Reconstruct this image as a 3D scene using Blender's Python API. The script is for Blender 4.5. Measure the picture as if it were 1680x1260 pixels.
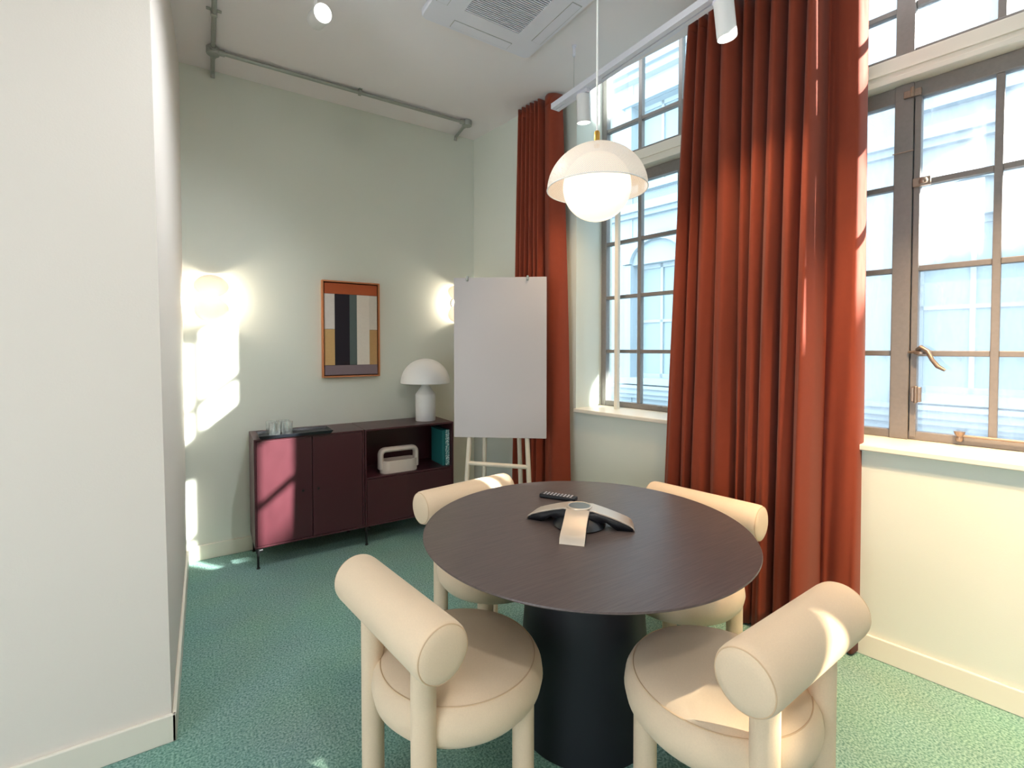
import bpy, math, random
from mathutils import Vector, Matrix
random.seed(7)
R = math.radians
scene = bpy.context.scene
for o in list(bpy.data.objects):
    bpy.data.objects.remove(o)
col = scene.collection

# ------------------------------------------------------------------ camera
FPX, CYP = 784.0, 589.0
YAW = math.atan(504 / 784.0)
PITCH = math.atan(18.5 / 784.0)
cam_d = bpy.data.cameras.new('camera')
cam_d.sensor_width = 36.0
cam_d.lens = FPX / 1680 * 36
cam_d.shift_y = -(630 - CYP) / 1680
cam_d.clip_start = 0.02
cam = bpy.data.objects.new('camera', cam_d)
col.objects.link(cam)
cam.location = (0, 0, 1.41)
cam.rotation_euler = (math.pi / 2 - PITCH, 0, -YAW)
scene.camera = cam

# ------------------------------------------------------------------ world, sun, exposure
world = bpy.data.worlds.new('sky')
scene.world = world
world.use_nodes = True
bg = world.node_tree.nodes['Background']
bg.inputs['Color'].default_value = (0.86, 0.93, 1.0, 1)
bg.inputs['Strength'].default_value = 3.5

sun_d = bpy.data.lights.new('sun', 'SUN')
sun_d.energy = 38.0
sun_d.angle = R(0.6)
sun_d.color = (1.0, 0.95, 0.87)
sun = bpy.data.objects.new('sun', sun_d)
col.objects.link(sun)
S_DIR = Vector((-0.625, 0.781, -0.41)).normalized()      # travelling direction of the sunlight
sun.rotation_euler = S_DIR.to_track_quat('-Z', 'Y').to_euler()
sun.location = (6, -8, 9)

vs = scene.view_settings
vs.view_transform = 'Standard'
vs.look = 'None'
vs.gamma = 1.0
vs.exposure = 0.72
vs.use_curve_mapping = False
scene.cycles.use_denoising = True
scene.cycles.max_bounces = 10
scene.cycles.diffuse_bounces = 6
scene.cycles.transparent_max_bounces = 16
scene.cycles.sample_clamp_indirect = 6.0
scene.cycles.caustics_reflective = False
scene.cycles.caustics_refractive = False

# ------------------------------------------------------------------ helpers
class MB:
    """collects shapes, then becomes one mesh"""
    def __init__(self):
        self.v = []; self.f = []
    def add(self, vs_, fs_):
        b = len(self.v)
        self.v += [tuple(p) for p in vs_]
        self.f += [tuple(b + i for i in f) for f in fs_]
        return self
    def box(self, x0, x1, y0, y1, z0, z1):
        v = [(x0, y0, z0), (x1, y0, z0), (x1, y1, z0), (x0, y1, z0), (x0, y0, z1), (x1, y0, z1), (x1, y1, z1), (x0, y1, z1)]
        return self.add(v, [(0, 3, 2, 1), (4, 5, 6, 7), (0, 1, 5, 4), (1, 2, 6, 5), (2, 3, 7, 6), (3, 0, 4, 7)])
    def poly(self, pts, z0, z1):
        n = len(pts)
        v = [(x, y, z0) for x, y in pts] + [(x, y, z1) for x, y in pts]
        f = [tuple(reversed(range(n))), tuple(range(n, 2 * n))]
        f += [(i, (i + 1) % n, n + (i + 1) % n, n + i) for i in range(n)]
        return self.add(v, f)
    def lean(self, x, y, z, dx):
        """shifts one corner sideways to absorb residual lens distortion"""
        self.v = [(p[0] + dx, p[1], p[2]) if abs(p[0] - x) < 1e-4 and abs(p[1] - y) < 1e-4 and abs(p[2] - z) < 1e-4 else p for p in self.v]
        return self
    def lathe(self, prof, n=48, c=(0, 0, 0), close=True):
        """prof: (r, z) list from bottom to top"""
        v = []; f = []
        m = len(prof)
        for i in range(n):
            a = 2 * math.pi * i / n
            for r, z in prof:
                v.append((c[0] + r * math.cos(a), c[1] + r * math.sin(a), c[2] + z))
        for i in range(n):
            j = (i + 1) % n
            for k in range(m - 1):
                f.append((i * m + k, j * m + k, j * m + k + 1, i * m + k + 1))
        if close:
            if prof[0][0] > 1e-5: f.append(tuple(reversed([i * m for i in range(n)])))
            if prof[-1][0] > 1e-5: f.append(tuple(i * m + m - 1 for i in range(n)))
        return self.add(v, f)
    def rod(self, p, q, r, r2=None, n=20, cap=True):
        return self.path([p, q], [r, r if r2 is None else r2], n, cap)
    def path(self, pts, rs, n=16, cap=True, flat=None):
        """tube along points; rs radius or list; flat=(a,b) scales the cross-section"""
        pts = [Vector(p) for p in pts]
        if not isinstance(rs, (list, tuple)): rs = [rs] * len(pts)
        v = []; f = []
        prev = None
        for i, p in enumerate(pts):
            t = (pts[min(i + 1, len(pts) - 1)] - pts[max(i - 1, 0)]).normalized()
            if prev is None:
                ref = Vector((0, 0, 1)) if abs(t.z) < 0.9 else Vector((1, 0, 0))
                a = t.cross(ref).normalized()
            else:
                a = (prev - t * prev.dot(t)).normalized()
            b = t.cross(a)
            prev = a
            for k in range(n):
                w = 2 * math.pi * k / n
                sa, sb = (1, 1) if flat is None else flat
                v.append(p + a * (rs[i] * sa * math.cos(w)) + b * (rs[i] * sb * math.sin(w)))
        for i in range(len(pts) - 1):
            for k in range(n):
                l = (k + 1) % n
                f.append((i * n + k, i * n + l, (i + 1) * n + l, (i + 1) * n + k))
        if cap:
            f.append(tuple(reversed(range(n))))
            f.append(tuple((len(pts) - 1) * n + k for k in range(n)))
        return self.add(v, f)
    def ring(self, c, r, rt, axis='z', n=40, m=8):
        v = []; f = []
        for i in range(n):
            a = 2 * math.pi * i / n
            for k in range(m):
                b = 2 * math.pi * k / m
                x = (r + rt * math.cos(b)) * math.cos(a); y = (r + rt * math.cos(b)) * math.sin(a); z = rt * math.sin(b)
                if axis == 'y': x, y, z = x, z, y
                if axis == 'x': x, y, z = z, x, y
                v.append((c[0] + x, c[1] + y, c[2] + z))
        for i in range(n):
            for k in range(m):
                f.append((i * m + k, ((i + 1) % n) * m + k, ((i + 1) % n) * m + (k + 1) % m, i * m + (k + 1) % m))
        return self.add(v, f)
    def build(self, name, mat, parent=None, smooth=True, bevel=0.0, seg=2, angle=40, solid=0.0):
        me = bpy.data.meshes.new(name)
        me.from_pydata(self.v, [], self.f)
        me.validate()
        if mat is not None: me.materials.append(mat)
        o = bpy.data.objects.new(name, me)
        col.objects.link(o)
        if parent is not None: o.parent = parent
        # consistent outward normals
        import bmesh
        bm = bmesh.new(); bm.from_mesh(me)
        bmesh.ops.recalc_face_normals(bm, faces=bm.faces)
        bm.to_mesh(me); bm.free()
        if smooth:
            me.shade_smooth()
            me.set_sharp_from_angle(angle=R(angle))
        if solid:
            m = o.modifiers.new('thickness', 'SOLIDIFY'); m.thickness = solid; m.offset = 0
        if bevel:
            m = o.modifiers.new('bevel', 'BEVEL'); m.width = bevel; m.segments = seg; m.limit_method = 'ANGLE'; m.angle_limit = R(35)
        return o

def tag(o, label=None, cat=None, group=None, kind=None):
    if label: o['label'] = label
    if cat: o['category'] = cat
    if group: o['group'] = group
    if kind: o['kind'] = kind
    return o
def thing(name, loc, label, cat, rz=0.0, group=None):
    o = bpy.data.objects.new(name, None)
    o.empty_display_size = 0.1
    col.objects.link(o)
    o.location = loc
    o.rotation_euler = (0, 0, rz)
    return tag(o, label, cat, group)
def struct(o):
    o['kind'] = 'structure'
    return o
def copy_tree(o, parent=None):
    c = o.copy(); col.objects.link(c); c.parent = parent
    for ch in o.children: copy_tree(ch, c)
    return c

# ------------------------------------------------------------------ materials
def lin(r, g, b):
    def c(x):
        x /= 255.0
        return x / 12.92 if x <= 0.04045 else ((x + 0.055) / 1.055) ** 2.4
    return (c(r), c(g), c(b), 1)
def mat(name, rgb, rough=0.6, metal=0.0, spec=0.5, noise=0.0, nscale=40.0, bump=0.0, bscale=200.0, trans=0.0, sheen=0.0, emit=None, estr=0.0, coat=0.0, alpha=1.0):
    m = bpy.data.materials.new(name)
    m.use_nodes = True
    nt = m.node_tree; n = nt.nodes; l = nt.links
    p = n['Principled BSDF']
    base = rgb if len(rgb) == 4 else tuple(rgb) + (1,)
    p.inputs['Base Color'].default_value = base
    p.inputs['Roughness'].default_value = rough
    p.inputs['Metallic'].default_value = metal
    p.inputs['Specular IOR Level'].default_value = spec
    p.inputs['Coat Weight'].default_value = coat
    if sheen: p.inputs['Sheen Weight'].default_value = sheen
    if emit:
        p.inputs['Emission Color'].default_value = emit; p.inputs['Emission Strength'].default_value = estr
    tc = n.new('ShaderNodeTexCoord')
    if noise:
        nz = n.new('ShaderNodeTexNoise'); nz.inputs['Scale'].default_value = nscale; nz.inputs['Detail'].default_value = 5
        l.new(tc.outputs['Object'], nz.inputs['Vector'])
        mx = n.new('ShaderNodeMix'); mx.data_type = 'RGBA'
        mx.inputs[6].default_value = tuple(c * (1 - noise) for c in base[:3]) + (1,)
        mx.inputs[7].default_value = tuple(min(1, c * (1 + noise)) for c in base[:3]) + (1,)
        l.new(nz.outputs['Fac'], mx.inputs[0]); l.new(mx.outputs[2], p.inputs['Base Color'])
    if bump:
        nb = n.new('ShaderNodeTexNoise'); nb.inputs['Scale'].default_value = bscale; nb.inputs['Detail'].default_value = 4
        l.new(tc.outputs['Object'], nb.inputs['Vector'])
        bp = n.new('ShaderNodeBump'); bp.inputs['Strength'].default_value = bump; bp.inputs['Distance'].default_value = 0.01
        l.new(nb.outputs['Fac'], bp.inputs['Height']); l.new(bp.outputs['Normal'], p.inputs['Normal'])
    if trans:
        tr = n.new('ShaderNodeBsdfTranslucent'); tr.inputs['Color'].default_value = base
        ms = n.new('ShaderNodeMixShader'); ms.inputs[0].default_value = trans
        l.new(p.outputs[0], ms.inputs[1]); l.new(tr.outputs[0], ms.inputs[2])
        l.new(ms.outputs[0], n['Material Output'].inputs['Surface'])
    return m

M = {}
M['wall'] = mat('pale_mint_paint', lin(215, 219, 209), 0.75, noise=0.015, nscale=3, bump=0.04, bscale=180)
M['wall_white'] = mat('warm_white_paint', lin(226, 217, 208), 0.75, noise=0.01, nscale=3, bump=0.04, bscale=180)
M['ceil'] = mat('ceiling_white', lin(236, 230, 231), 0.85, bump=0.03, bscale=120)
M['trim'] = mat('satin_trim_paint', lin(228, 222, 208), 0.4)
M['steel'] = mat('bronze_steel_frame', lin(128, 122, 118), 0.45, metal=0.2, noise=0.12, nscale=60)
M['steel_l'] = mat('worn_steel_hardware', lin(150, 132, 118), 0.35, metal=0.7, noise=0.2, nscale=90)
M['white'] = mat('white_lacquer', lin(236, 236, 236), 0.35)
M['shell'] = mat('thin_white_ceramic', lin(244, 236, 230), 0.4, trans=0.6)
M['white_pl'] = mat('white_plastic', lin(226, 226, 236), 0.45)
M['black'] = mat('black_metal', lin(22, 22, 24), 0.45)
M['drum'] = mat('black_drum', lin(26, 27, 34), 0.55)
M['burg'] = mat('burgundy_lacquer', lin(68, 31, 38), 0.33, noise=0.04, nscale=10)
M['fabric'] = mat('oatmeal_wool', lin(232, 208, 178), 0.95, noise=0.06, nscale=260, bump=0.25, bscale=900, sheen=0.15)
M['seam'] = mat('oatmeal_piping', lin(214, 184, 150), 0.95)
M['curtain'] = mat('rust_velvet', lin(148, 61, 35), 0.85, noise=0.08, nscale=30, bump=0.12, bscale=700, trans=0.22, sheen=0.12)
M['galv'] = mat('galvanised_steel', lin(165, 168, 162), 0.4, metal=0.6, noise=0.12, nscale=50)
M['brass'] = mat('brass', lin(205, 160, 80), 0.3, metal=0.9)
M['wood_frame'] = mat('oak_frame', lin(190, 120, 75), 0.5, noise=0.1, nscale=30)
M['board'] = mat('whiteboard_enamel', lin(188, 183, 183), 0.4)
M['ash'] = mat('pale_painted_wood', lin(225, 214, 196), 0.5)
M['silver'] = mat('brushed_silver', lin(214, 200, 184), 0.35, metal=0.55)
M['screen'] = mat('phone_display', lin(110, 118, 124), 0.15)
M['dark_pl'] = mat('black_plastic', lin(24, 26, 32), 0.35, bump=0.1, bscale=600)
M['button'] = mat('grey_rubber', lin(200, 198, 205), 0.6)
M['caddy'] = mat('beige_moulded_plastic', lin(205, 192, 182), 0.55)
M['teal'] = mat('teal_book_cloth', lin(30, 112, 112), 0.7)
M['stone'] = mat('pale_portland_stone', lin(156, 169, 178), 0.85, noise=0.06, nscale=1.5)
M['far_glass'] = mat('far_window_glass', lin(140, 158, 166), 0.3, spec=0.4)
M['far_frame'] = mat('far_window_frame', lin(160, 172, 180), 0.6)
M['asphalt'] = mat('pavement', lin(140, 140, 142), 0.9)
M['filter'] = mat('grey_filter_mesh', lin(88, 90, 96), 0.8)
M['gap'] = mat('shadow_gap_black', lin(30, 30, 32), 0.8)
M['globe'] = mat('lit_opal_glass', lin(255, 244, 228), 0.25, emit=(1.0, 0.86, 0.68, 1), estr=0.55)
M['led'] = mat('lit_led_lens', lin(255, 255, 250), 0.3, emit=(1.0, 0.95, 0.86, 1), estr=6.0)
M['bulb'] = mat('lit_sconce_bulb', lin(255, 240, 220), 0.3, emit=(1.0, 0.86, 0.68, 1), estr=14.0)

def carpet():
    m = mat('teal_loop_carpet', lin(84, 142, 126), 0.98)
    nt = m.node_tree; n = nt.nodes; l = nt.links; p = n['Principled BSDF']
    tc = n.new('ShaderNodeTexCoord')
    a = n.new('ShaderNodeTexNoise'); a.inputs['Scale'].default_value = 130; a.inputs['Detail'].default_value = 3
    b = n.new('ShaderNodeTexNoise'); b.inputs['Scale'].default_value = 3; b.inputs['Detail'].default_value = 3
    l.new(tc.outputs['Object'], a.inputs['Vector']); l.new(tc.outputs['Object'], b.inputs['Vector'])
    r = n.new('ShaderNodeValToRGB')
    r.color_ramp.elements[0].position = 0.34; r.color_ramp.elements[0].color = lin(84, 130, 120)
    r.color_ramp.elements[1].position = 0.66; r.color_ramp.elements[1].color = lin(156, 194, 184)
    l.new(a.outputs['Fac'], r.inputs[0])
    mx = n.new('ShaderNodeMix'); mx.data_type = 'RGBA'; mx.blend_type = 'MULTIPLY'; mx.inputs[0].default_value = 0.25
    l.new(r.outputs[0], mx.inputs[6]); l.new(b.outputs['Color'], mx.inputs[7])
    l.new(mx.outputs[2], p.inputs['Base Color'])
    bp = n.new('ShaderNodeBump'); bp.inputs['Strength'].default_value = 0.6; bp.inputs['Distance'].default_value = 0.006
    l.new(a.outputs['Fac'], bp.inputs['Height']); l.new(bp.outputs['Normal'], p.inputs['Normal'])
    return m
M['carpet'] = carpet()

def tabletop_mat():
    m = mat('dark_stained_oak', lin(84, 72, 72), 0.36, spec=0.5)
    nt = m.node_tree; n = nt.nodes; l = nt.links; p = n['Principled BSDF']
    tc = n.new('ShaderNodeTexCoord')
    mp = n.new('ShaderNodeMapping'); mp.inputs['Scale'].default_value = (5, 110, 5); mp.inputs['Rotation'].default_value = (0, 0, R(-28))
    nz = n.new('ShaderNodeTexNoise'); nz.inputs['Scale'].default_value = 1.6; nz.inputs['Detail'].default_value = 7
    l.new(tc.outputs['Object'], mp.inputs['Vector']); l.new(mp.outputs['Vector'], nz.inputs['Vector'])
    r = n.new('ShaderNodeValToRGB')
    r.color_ramp.elements[0].position = 0.3; r.color_ramp.elements[0].color = lin(80, 70, 69)
    r.color_ramp.elements[1].position = 0.75; r.color_ramp.elements[1].color = lin(100, 87, 84)
    l.new(nz.outputs['Fac'], r.inputs[0]); l.new(r.outputs[0], p.inputs['Base Color'])
    bp = n.new('ShaderNodeBump'); bp.inputs['Strength'].default_value = 0.08; bp.inputs['Distance'].default_value = 0.004
    l.new(nz.outputs['Fac'], bp.inputs['Height']); l.new(bp.outputs['Normal'], p.inputs['Normal'])
    return m
M['tabletop'] = tabletop_mat()

def glass_mat(name, tint, dirt_haze, refl=0.03):
    m = bpy.data.materials.new(name); m.use_nodes = True
    nt = m.node_tree; n = nt.nodes; l = nt.links
    n.remove(n['Principled BSDF'])
    tr = n.new('ShaderNodeBsdfTransparent'); tr.inputs['Color'].default_value = tint
    gl = n.new('ShaderNodeBsdfGlossy'); gl.inputs['Roughness'].default_value = 0.02
    lw = n.new('ShaderNodeLayerWeight'); lw.inputs['Blend'].default_value = 0.5
    pw = n.new('ShaderNodeMath'); pw.operation = 'POWER'; pw.inputs[1].default_value = 5.0
    l.new(lw.outputs['Facing'], pw.inputs[0])
    ma = n.new('ShaderNodeMath'); ma.operation = 'MULTIPLY_ADD'; ma.inputs[1].default_value = 0.7; ma.inputs[2].default_value = refl
    l.new(pw.outputs[0], ma.inputs[0])
    m1 = n.new('ShaderNodeMixShader')
    l.new(ma.outputs[0], m1.inputs[0]); l.new(tr.outputs[0], m1.inputs[1]); l.new(gl.outputs[0], m1.inputs[2])
    out = m1
    if dirt_haze:
        df = n.new('ShaderNodeBsdfTranslucent'); df.inputs['Color'].default_value = (0.85, 0.88, 0.92, 1)
        tc = n.new('ShaderNodeTexCoord')
        mp = n.new('ShaderNodeMapping'); mp.inputs['Scale'].default_value = (6, 6, 1.5)
        nz = n.new('ShaderNodeTexNoise'); nz.inputs['Scale'].default_value = 4; nz.inputs['Detail'].default_value = 6
        l.new(tc.outputs['Object'], mp.inputs['Vector']); l.new(mp.outputs['Vector'], nz.inputs['Vector'])
        mr = n.new('ShaderNodeMapRange'); mr.inputs['From Min'].default_value = 0.35; mr.inputs['From Max'].default_value = 0.8
        mr.inputs['To Min'].default_value = dirt_haze * 0.4; mr.inputs['To Max'].default_value = dirt_haze * 1.6
        l.new(nz.outputs['Fac'], mr.inputs['Value'])
        m2 = n.new('ShaderNodeMixShader')
        l.new(mr.outputs[0], m2.inputs[0]); l.new(m1.outputs[0], m2.inputs[1]); l.new(df.outputs[0], m2.inputs[2])
        out = m2
    l.new(out.outputs[0], n['Material Output'].inputs['Surface'])
    return m
M['pane'] = glass_mat('window_glass', (0.90, 0.97, 0.98, 1), 0.03)
M['pane_dirty'] = glass_mat('streaked_window_glass', (0.94, 0.97, 0.98, 1), 0.20)
M['tumbler'] = glass_mat('clear_tumbler_glass', (0.97, 0.985, 0.985, 1), 0.07, 0.16)  # slight translucent haze brightens the tumblers in place of refracted light

def speckle_mat():
    m = mat('speckled_paper', lin(170, 205, 200), 0.7)
    nt = m.node_tree; n = nt.nodes; l = nt.links; p = n['Principled BSDF']
    tc = n.new('ShaderNodeTexCoord')
    v = n.new('ShaderNodeTexVoronoi'); v.inputs['Scale'].default_value = 110
    l.new(tc.outputs['Object'], v.inputs['Vector'])
    r = n.new('ShaderNodeValToRGB'); r.color_ramp.interpolation = 'CONSTANT'
    r.color_ramp.elements[0].color = lin(215, 230, 228); r.color_ramp.elements[1].position = 0.45; r.color_ramp.elements[1].color = lin(96, 150, 152)
    l.new(v.outputs['Distance'], r.inputs[0]); l.new(r.outputs[0], p.inputs['Base Color'])
    return m
M['speckle'] = speckle_mat()
def band(name, rgb, grain=0.06):
    return mat(name, lin(*rgb), 0.8, noise=grain, nscale=60)

def perforated_mat():
    m = mat('perforated_white_metal', lin(240, 232, 224), 0.5)
    nt = m.node_tree; n = nt.nodes; l = nt.links; p = n['Principled BSDF']
    uv = n.new('ShaderNodeTexCoord')
    sep = n.new('ShaderNodeSeparateXYZ'); l.new(uv.outputs['UV'], sep.inputs[0])
    def wave(sock, k):
        a = n.new('ShaderNodeMath'); a.operation = 'MULTIPLY'; a.inputs[1].default_value = k; l.new(sock, a.inputs[0])
        b = n.new('ShaderNodeMath'); b.operation = 'SINE'; l.new(a.outputs[0], b.inputs[0])
        return b
    wa = wave(sep.outputs['X'], 2 * math.pi * 170); wb = wave(sep.outputs['Y'], 2 * math.pi * 40)
    mu = n.new('ShaderNodeMath'); mu.operation = 'MULTIPLY'; l.new(wa.outputs[0], mu.inputs[0]); l.new(wb.outputs[0], mu.inputs[1])
    gt = n.new('ShaderNodeMath'); gt.operation = 'GREATER_THAN'; gt.inputs[1].default_value = 0.62; l.new(mu.outputs[0], gt.inputs[0])
    tr = n.new('ShaderNodeBsdfTransparent')
    tl = n.new('ShaderNodeBsdfTranslucent'); tl.inputs['Color'].default_value = (0.9, 0.85, 0.78, 1)
    m0 = n.new('ShaderNodeMixShader'); m0.inputs[0].default_value = 0.10
    l.new(p.outputs[0], m0.inputs[1]); l.new(tl.outputs[0], m0.inputs[2])
    ms = n.new('ShaderNodeMixShader'); l.new(gt.outputs[0], ms.inputs[0]); l.new(m0.outputs[0], ms.inputs[1]); l.new(tr.outputs[0], ms.inputs[2])
    l.new(ms.outputs[0], n['Material Output'].inputs['Surface'])
    return m
M['perf'] = perforated_mat()

# ------------------------------------------------------------------ the room
XL, YB, ZC = -0.116, 3.765, 3.24            # left wall, back wall, ceiling
YN = 2.08                                    # front face of the projecting wall on the left
TW = R(8.8)                                  # the window wall is skewed
P0 = Vector((2.535, 0.972, 0))
NW = Vector((math.cos(TW), math.sin(TW), 0)); UW = Vector((-math.sin(TW), math.cos(TW), 0))
def wpt(d, s, z=0): return P0 + NW * d + UW * s + Vector((0, 0, z))
def wframe(o):
    o.location = P0; o.rotation_euler = (0, 0, TW)
    return o

bm = MB().poly([(-2.7, -2.7), (3.6, -2.7), (3.6, 4.0), (-2.7, 4.0)], -0.1, 0.0)
struct(bm.build('floor', M['carpet'], smooth=False))
a = wpt(0.0, -3.9); b = wpt(0.0, 3.2)
bm = MB().poly([(-2.7, -2.9), (a.x, a.y), (b.x, b.y), (-2.7, b.y)], ZC, ZC + 0.12)
struct(bm.build('ceiling', M['ceil'], smooth=False))
struct(MB().box(XL - 0.1, 2.6, YB, YB + 0.15, 0, 3.9).build('wall_back', M['wall'], smooth=False))
struct(MB().poly([(XL, YN), (XL, YB + 0.15), (XL - 0.12, YB + 0.15), (XL - 0.12, YN + 0.12), (-2.7, YN + 0.12), (-2.7, YN)], 0, 3.4).lean(XL, YN, 3.4, -0.036).build('wall_left', M['wall_white'], smooth=False))
struct(MB().box(-2.7, 3.4, -2.85, -2.7, 0, 3.4).build('wall_rear', M['wall_white'], smooth=False))

struct(MB().box(-2.85, -2.7, -2.7, -1.6, 0, 3.4).box(-2.85, -2.7, 0.75, 2.2, 0, 3.4).box(-2.85, -2.7, -1.6, 0.75, 2.3, 3.4).build('wall_side', M['wall_white'], smooth=False))  # unseen side wall, opening sized to let in soft fill daylight

# window wall: piers, sill wall, head (local axes: d outward, s along the wall, z)
TH = 0.42
W1 = (0.73, 1.72); W2 = (-1.42, 0.27); W3 = (-3.48, -2.38)
ZS, ZT = 0.955, 3.60
wb = MB()
edges = [-3.95, W3[0], W3[1], W2[0], W2[1], W1[0], W1[1], 3.1]
for i in range(0, 8, 2):
    wb.box(0, TH, edges[i], edges[i + 1], 0, ZT + 0.25)
for w in (W1, W2, W3):
    wb.box(0, TH, w[0], w[1], 0, ZS)
    wb.box(0, TH, w[0], w[1], ZT if w is not W3 else 2.12, ZT + 0.25)
struct(wframe(wb.build('wall_right', M['wall'], smooth=False)))
struct(wframe(MB().box(-0.084, 0.0, 2.02, 3.0, 0, ZC).build('wall_right_pier', M['wall'], smooth=False)))

def baseboard(name, p, q, inward, h=0.10, th=0.014):
    p = Vector((*p, 0)); q = Vector((*q, 0)); n = Vector((*inward, 0)).normalized() * th
    c = [p, q, q + n, p + n]
    pts = [(v.x, v.y) for v in c]
    mb = MB().poly(pts, 0, h)
    return struct(mb.build(name, M['trim'], smooth=False, bevel=0.004))
baseboard('baseboard_back', (XL, YB), (2.05, YB), (0, -1))
baseboard('baseboard_left', (XL, YB), (XL, YN - 0.014), (1, 0))
baseboard('baseboard_front', (-2.7, YN), (XL + 0.014, YN), (0, -1))
q0 = wpt(0, 2.02); q1 = wpt(0, -3.9)
baseboard('baseboard_right', (q0.x, q0.y), (q1.x, q1.y), (-NW.x, -NW.y))
q0 = wpt(-0.084, 3.0); q1 = wpt(-0.084, 2.02)
baseboard('baseboard_pier', (q0.x, q0.y), (q1.x, q1.y), (-NW.x, -NW.y))

# ------------------------------------------------------------------ windows
DG = 0.29                      # depth of the steel frames behind the wall face
def make_window(name, w, bars_s, mull, pane_mat):
    """w: opening limits in s; bars_s: glazing bar positions; mull: thick mullions (s0, s1)"""
    root = bpy.data.objects.new(name, None); col.objects.link(root); wframe(root); struct(root)
    s0, s1 = w
    e = 0.045
    fr = MB()
    for z0, z1 in ((ZS + 0.015, 2.665), (2.785, ZT)):
        fr.box(DG, DG + 0.05, s0, s0 + e, z0, z1); fr.box(DG, DG + 0.05, s1 - e, s1, z0, z1)
        top = 0.075 if z1 < 3 else 0.06
        fr.box(DG, DG + 0.05, s0 + e, s1 - e, z0, z0 + 0.04); fr.box(DG, DG + 0.05, s0 + e, s1 - e, z1 - top, z1)
        for m0, m1 in mull: fr.box(DG - 0.012, DG + 0.055, m0, m1, z0, z1)
    fr.build('steel_frame', M['steel'], root, smooth=False, bevel=0.004)
    # cream transom beam with its mouldings
    tb = MB()
    tb.box(DG - 0.06, DG + 0.10, s0, s1, 2.69, 2.785)
    tb.box(DG - 0.075, DG + 0.10, s0, s1, 2.665, 2.69)
    tb.box(DG - 0.07, DG - 0.05, s0, s1, 2.715, 2.722)
    tb.build('transom_beam', M['trim'], root, smooth=False, bevel=0.003)
    sl = MB()
    sl.box(-0.03, DG + 0.02, s0, s1, ZS - 0.012, ZS + 0.015)
    sl.build('window_sill', M['trim'], root, smooth=False, bevel=0.005)
    # columns of glass
    cuts = sorted([(s0 + e, s0 + e), (s1 - e, s1 - e)] + [tuple(m) for m in mull] + [(b - 0.014, b + 0.014) for b in bars_s])
    hb_low = [1.383, 1.786, 2.189]; hb_up = [3.035]
    zr = [(ZS + 0.055, 2.59, hb_low), (2.825, ZT - 0.06, hb_up)]
    for b_ in bars_s:
        for z0, z1, hb in zr:
            MB().box(DG + 0.004, DG + 0.046, b_ - 0.014, b_ + 0.014, z0, z1).build('glazing_bar', M['steel'], root, smooth=False, bevel=0.003)
    for z0, z1, hb in zr:
        zc = [z0] + hb + [z1]
        for i in range(len(cuts) - 1):
            c0, c1 = cuts[i][1], cuts[i + 1][0]
            for h in hb:
                MB().box(DG + 0.006, DG + 0.044, c0, c1, h - 0.013, h + 0.013).build('glazing_bar', M['steel'], root, smooth=False, bevel=0.003)
            for k in range(len(zc) - 1):
                p = MB().box(DG + 0.024, DG + 0.028, c0, c1, zc[k] + (0.011 if k else 0), zc[k + 1] - (0.011 if k + 2 < len(zc) else 0))
                p.build('pane', pane_mat, root, smooth=False)
    return root
win1 = make_window('window_1', W1, [1.388, 1.082], [], M['pane'])
win2 = make_window('window_2', W2, [-0.408, -0.700, -1.10], [(-0.122, -0.050)], M['pane_dirty'])

w3 = bpy.data.objects.new('unseen_window_3', None); col.objects.link(w3); wframe(w3); struct(w3)  # unseen third window, opening sized to shape the chair's sun patch
M['sheer'] = glass_mat('sun_dimmer_sheer', (0.46, 0.44, 0.40, 1), 0.05, 0.0)
MB().box(0.20, 0.202, W3[0], W3[1], ZS, 2.12).build('sun_dimmer', M['sheer'], w3, smooth=False)  # added sheet that dims the sun reaching the chair
# slim white post of the inner glazing on the far window
MB().box(0.165, 0.195, 1.477, 1.507, ZS + 0.015, 2.69).build('glazing_post', M['trim'], win1, smooth=False, bevel=0.003)
# casement stay on the far window
st = MB().rod((DG - 0.02, 1.20, ZS + 0.05), (DG - 0.02, 0.80, ZS + 0.05), 0.006, n=10).ring((DG - 0.02, 1.20, ZS + 0.052), 0.014, 0.005, 'z', 16, 6)
st.build('casement_stay', M['steel'], win1)

# ironmongery of the near window
hx = DG - 0.02
cas = MB()
cas.box(DG - 0.010, DG + 0.05, -0.150, -0.126, ZS + 0.03, 2.60)
cas.build('casement_stile', M['steel'], win2, smooth=False, bevel=0.003)
h = MB()
h.lathe([(0.020, -0.008), (0.026, -0.004), (0.026, 0.006), (0.016, 0.012)], 20, (hx - 0.01, -0.168, 1.385))
h.path([(hx - 0.012, -0.155, 1.40), (hx - 0.03, -0.170, 1.412), (hx - 0.04, -0.195, 1.395), (hx - 0.045, -0.212, 1.355), (hx - 0.045, -0.232, 1.325), (hx - 0.05, -0.258, 1.308)], [0.009, 0.011, 0.010, 0.009, 0.010, 0.006], 12)
h.path([(hx, -0.12, 1.388), (hx - 0.012, -0.165, 1.392), (hx - 0.012, -0.205, 1.392)], [0.006, 0.008, 0.006], 10)
h.build('handle', M['steel_l'], win2)
k = MB().box(hx - 0.02, hx + 0.01, -0.172, -0.135, 1.155, 1.225)
k.rod((hx - 0.02, -0.153, 1.15), (hx - 0.02, -0.153, 1.23), 0.008, n=12)
k.build('keeper_plate', M['steel_l'], win2, bevel=0.003)
k = MB().box(hx - 0.01, hx + 0.01, -0.19, -0.125, 2.165, 2.205)
k.lathe([(0.014, -0.014), (0.018, 0), (0.012, 0.014)], 16, (hx - 0.015, -0.165, 2.185))
k.build('latch', M['steel_l'], win2, bevel=0.003)
k = MB().box(hx - 0.004, hx + 0.01, -0.150, -0.085, 2.592, 2.625)
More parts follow.
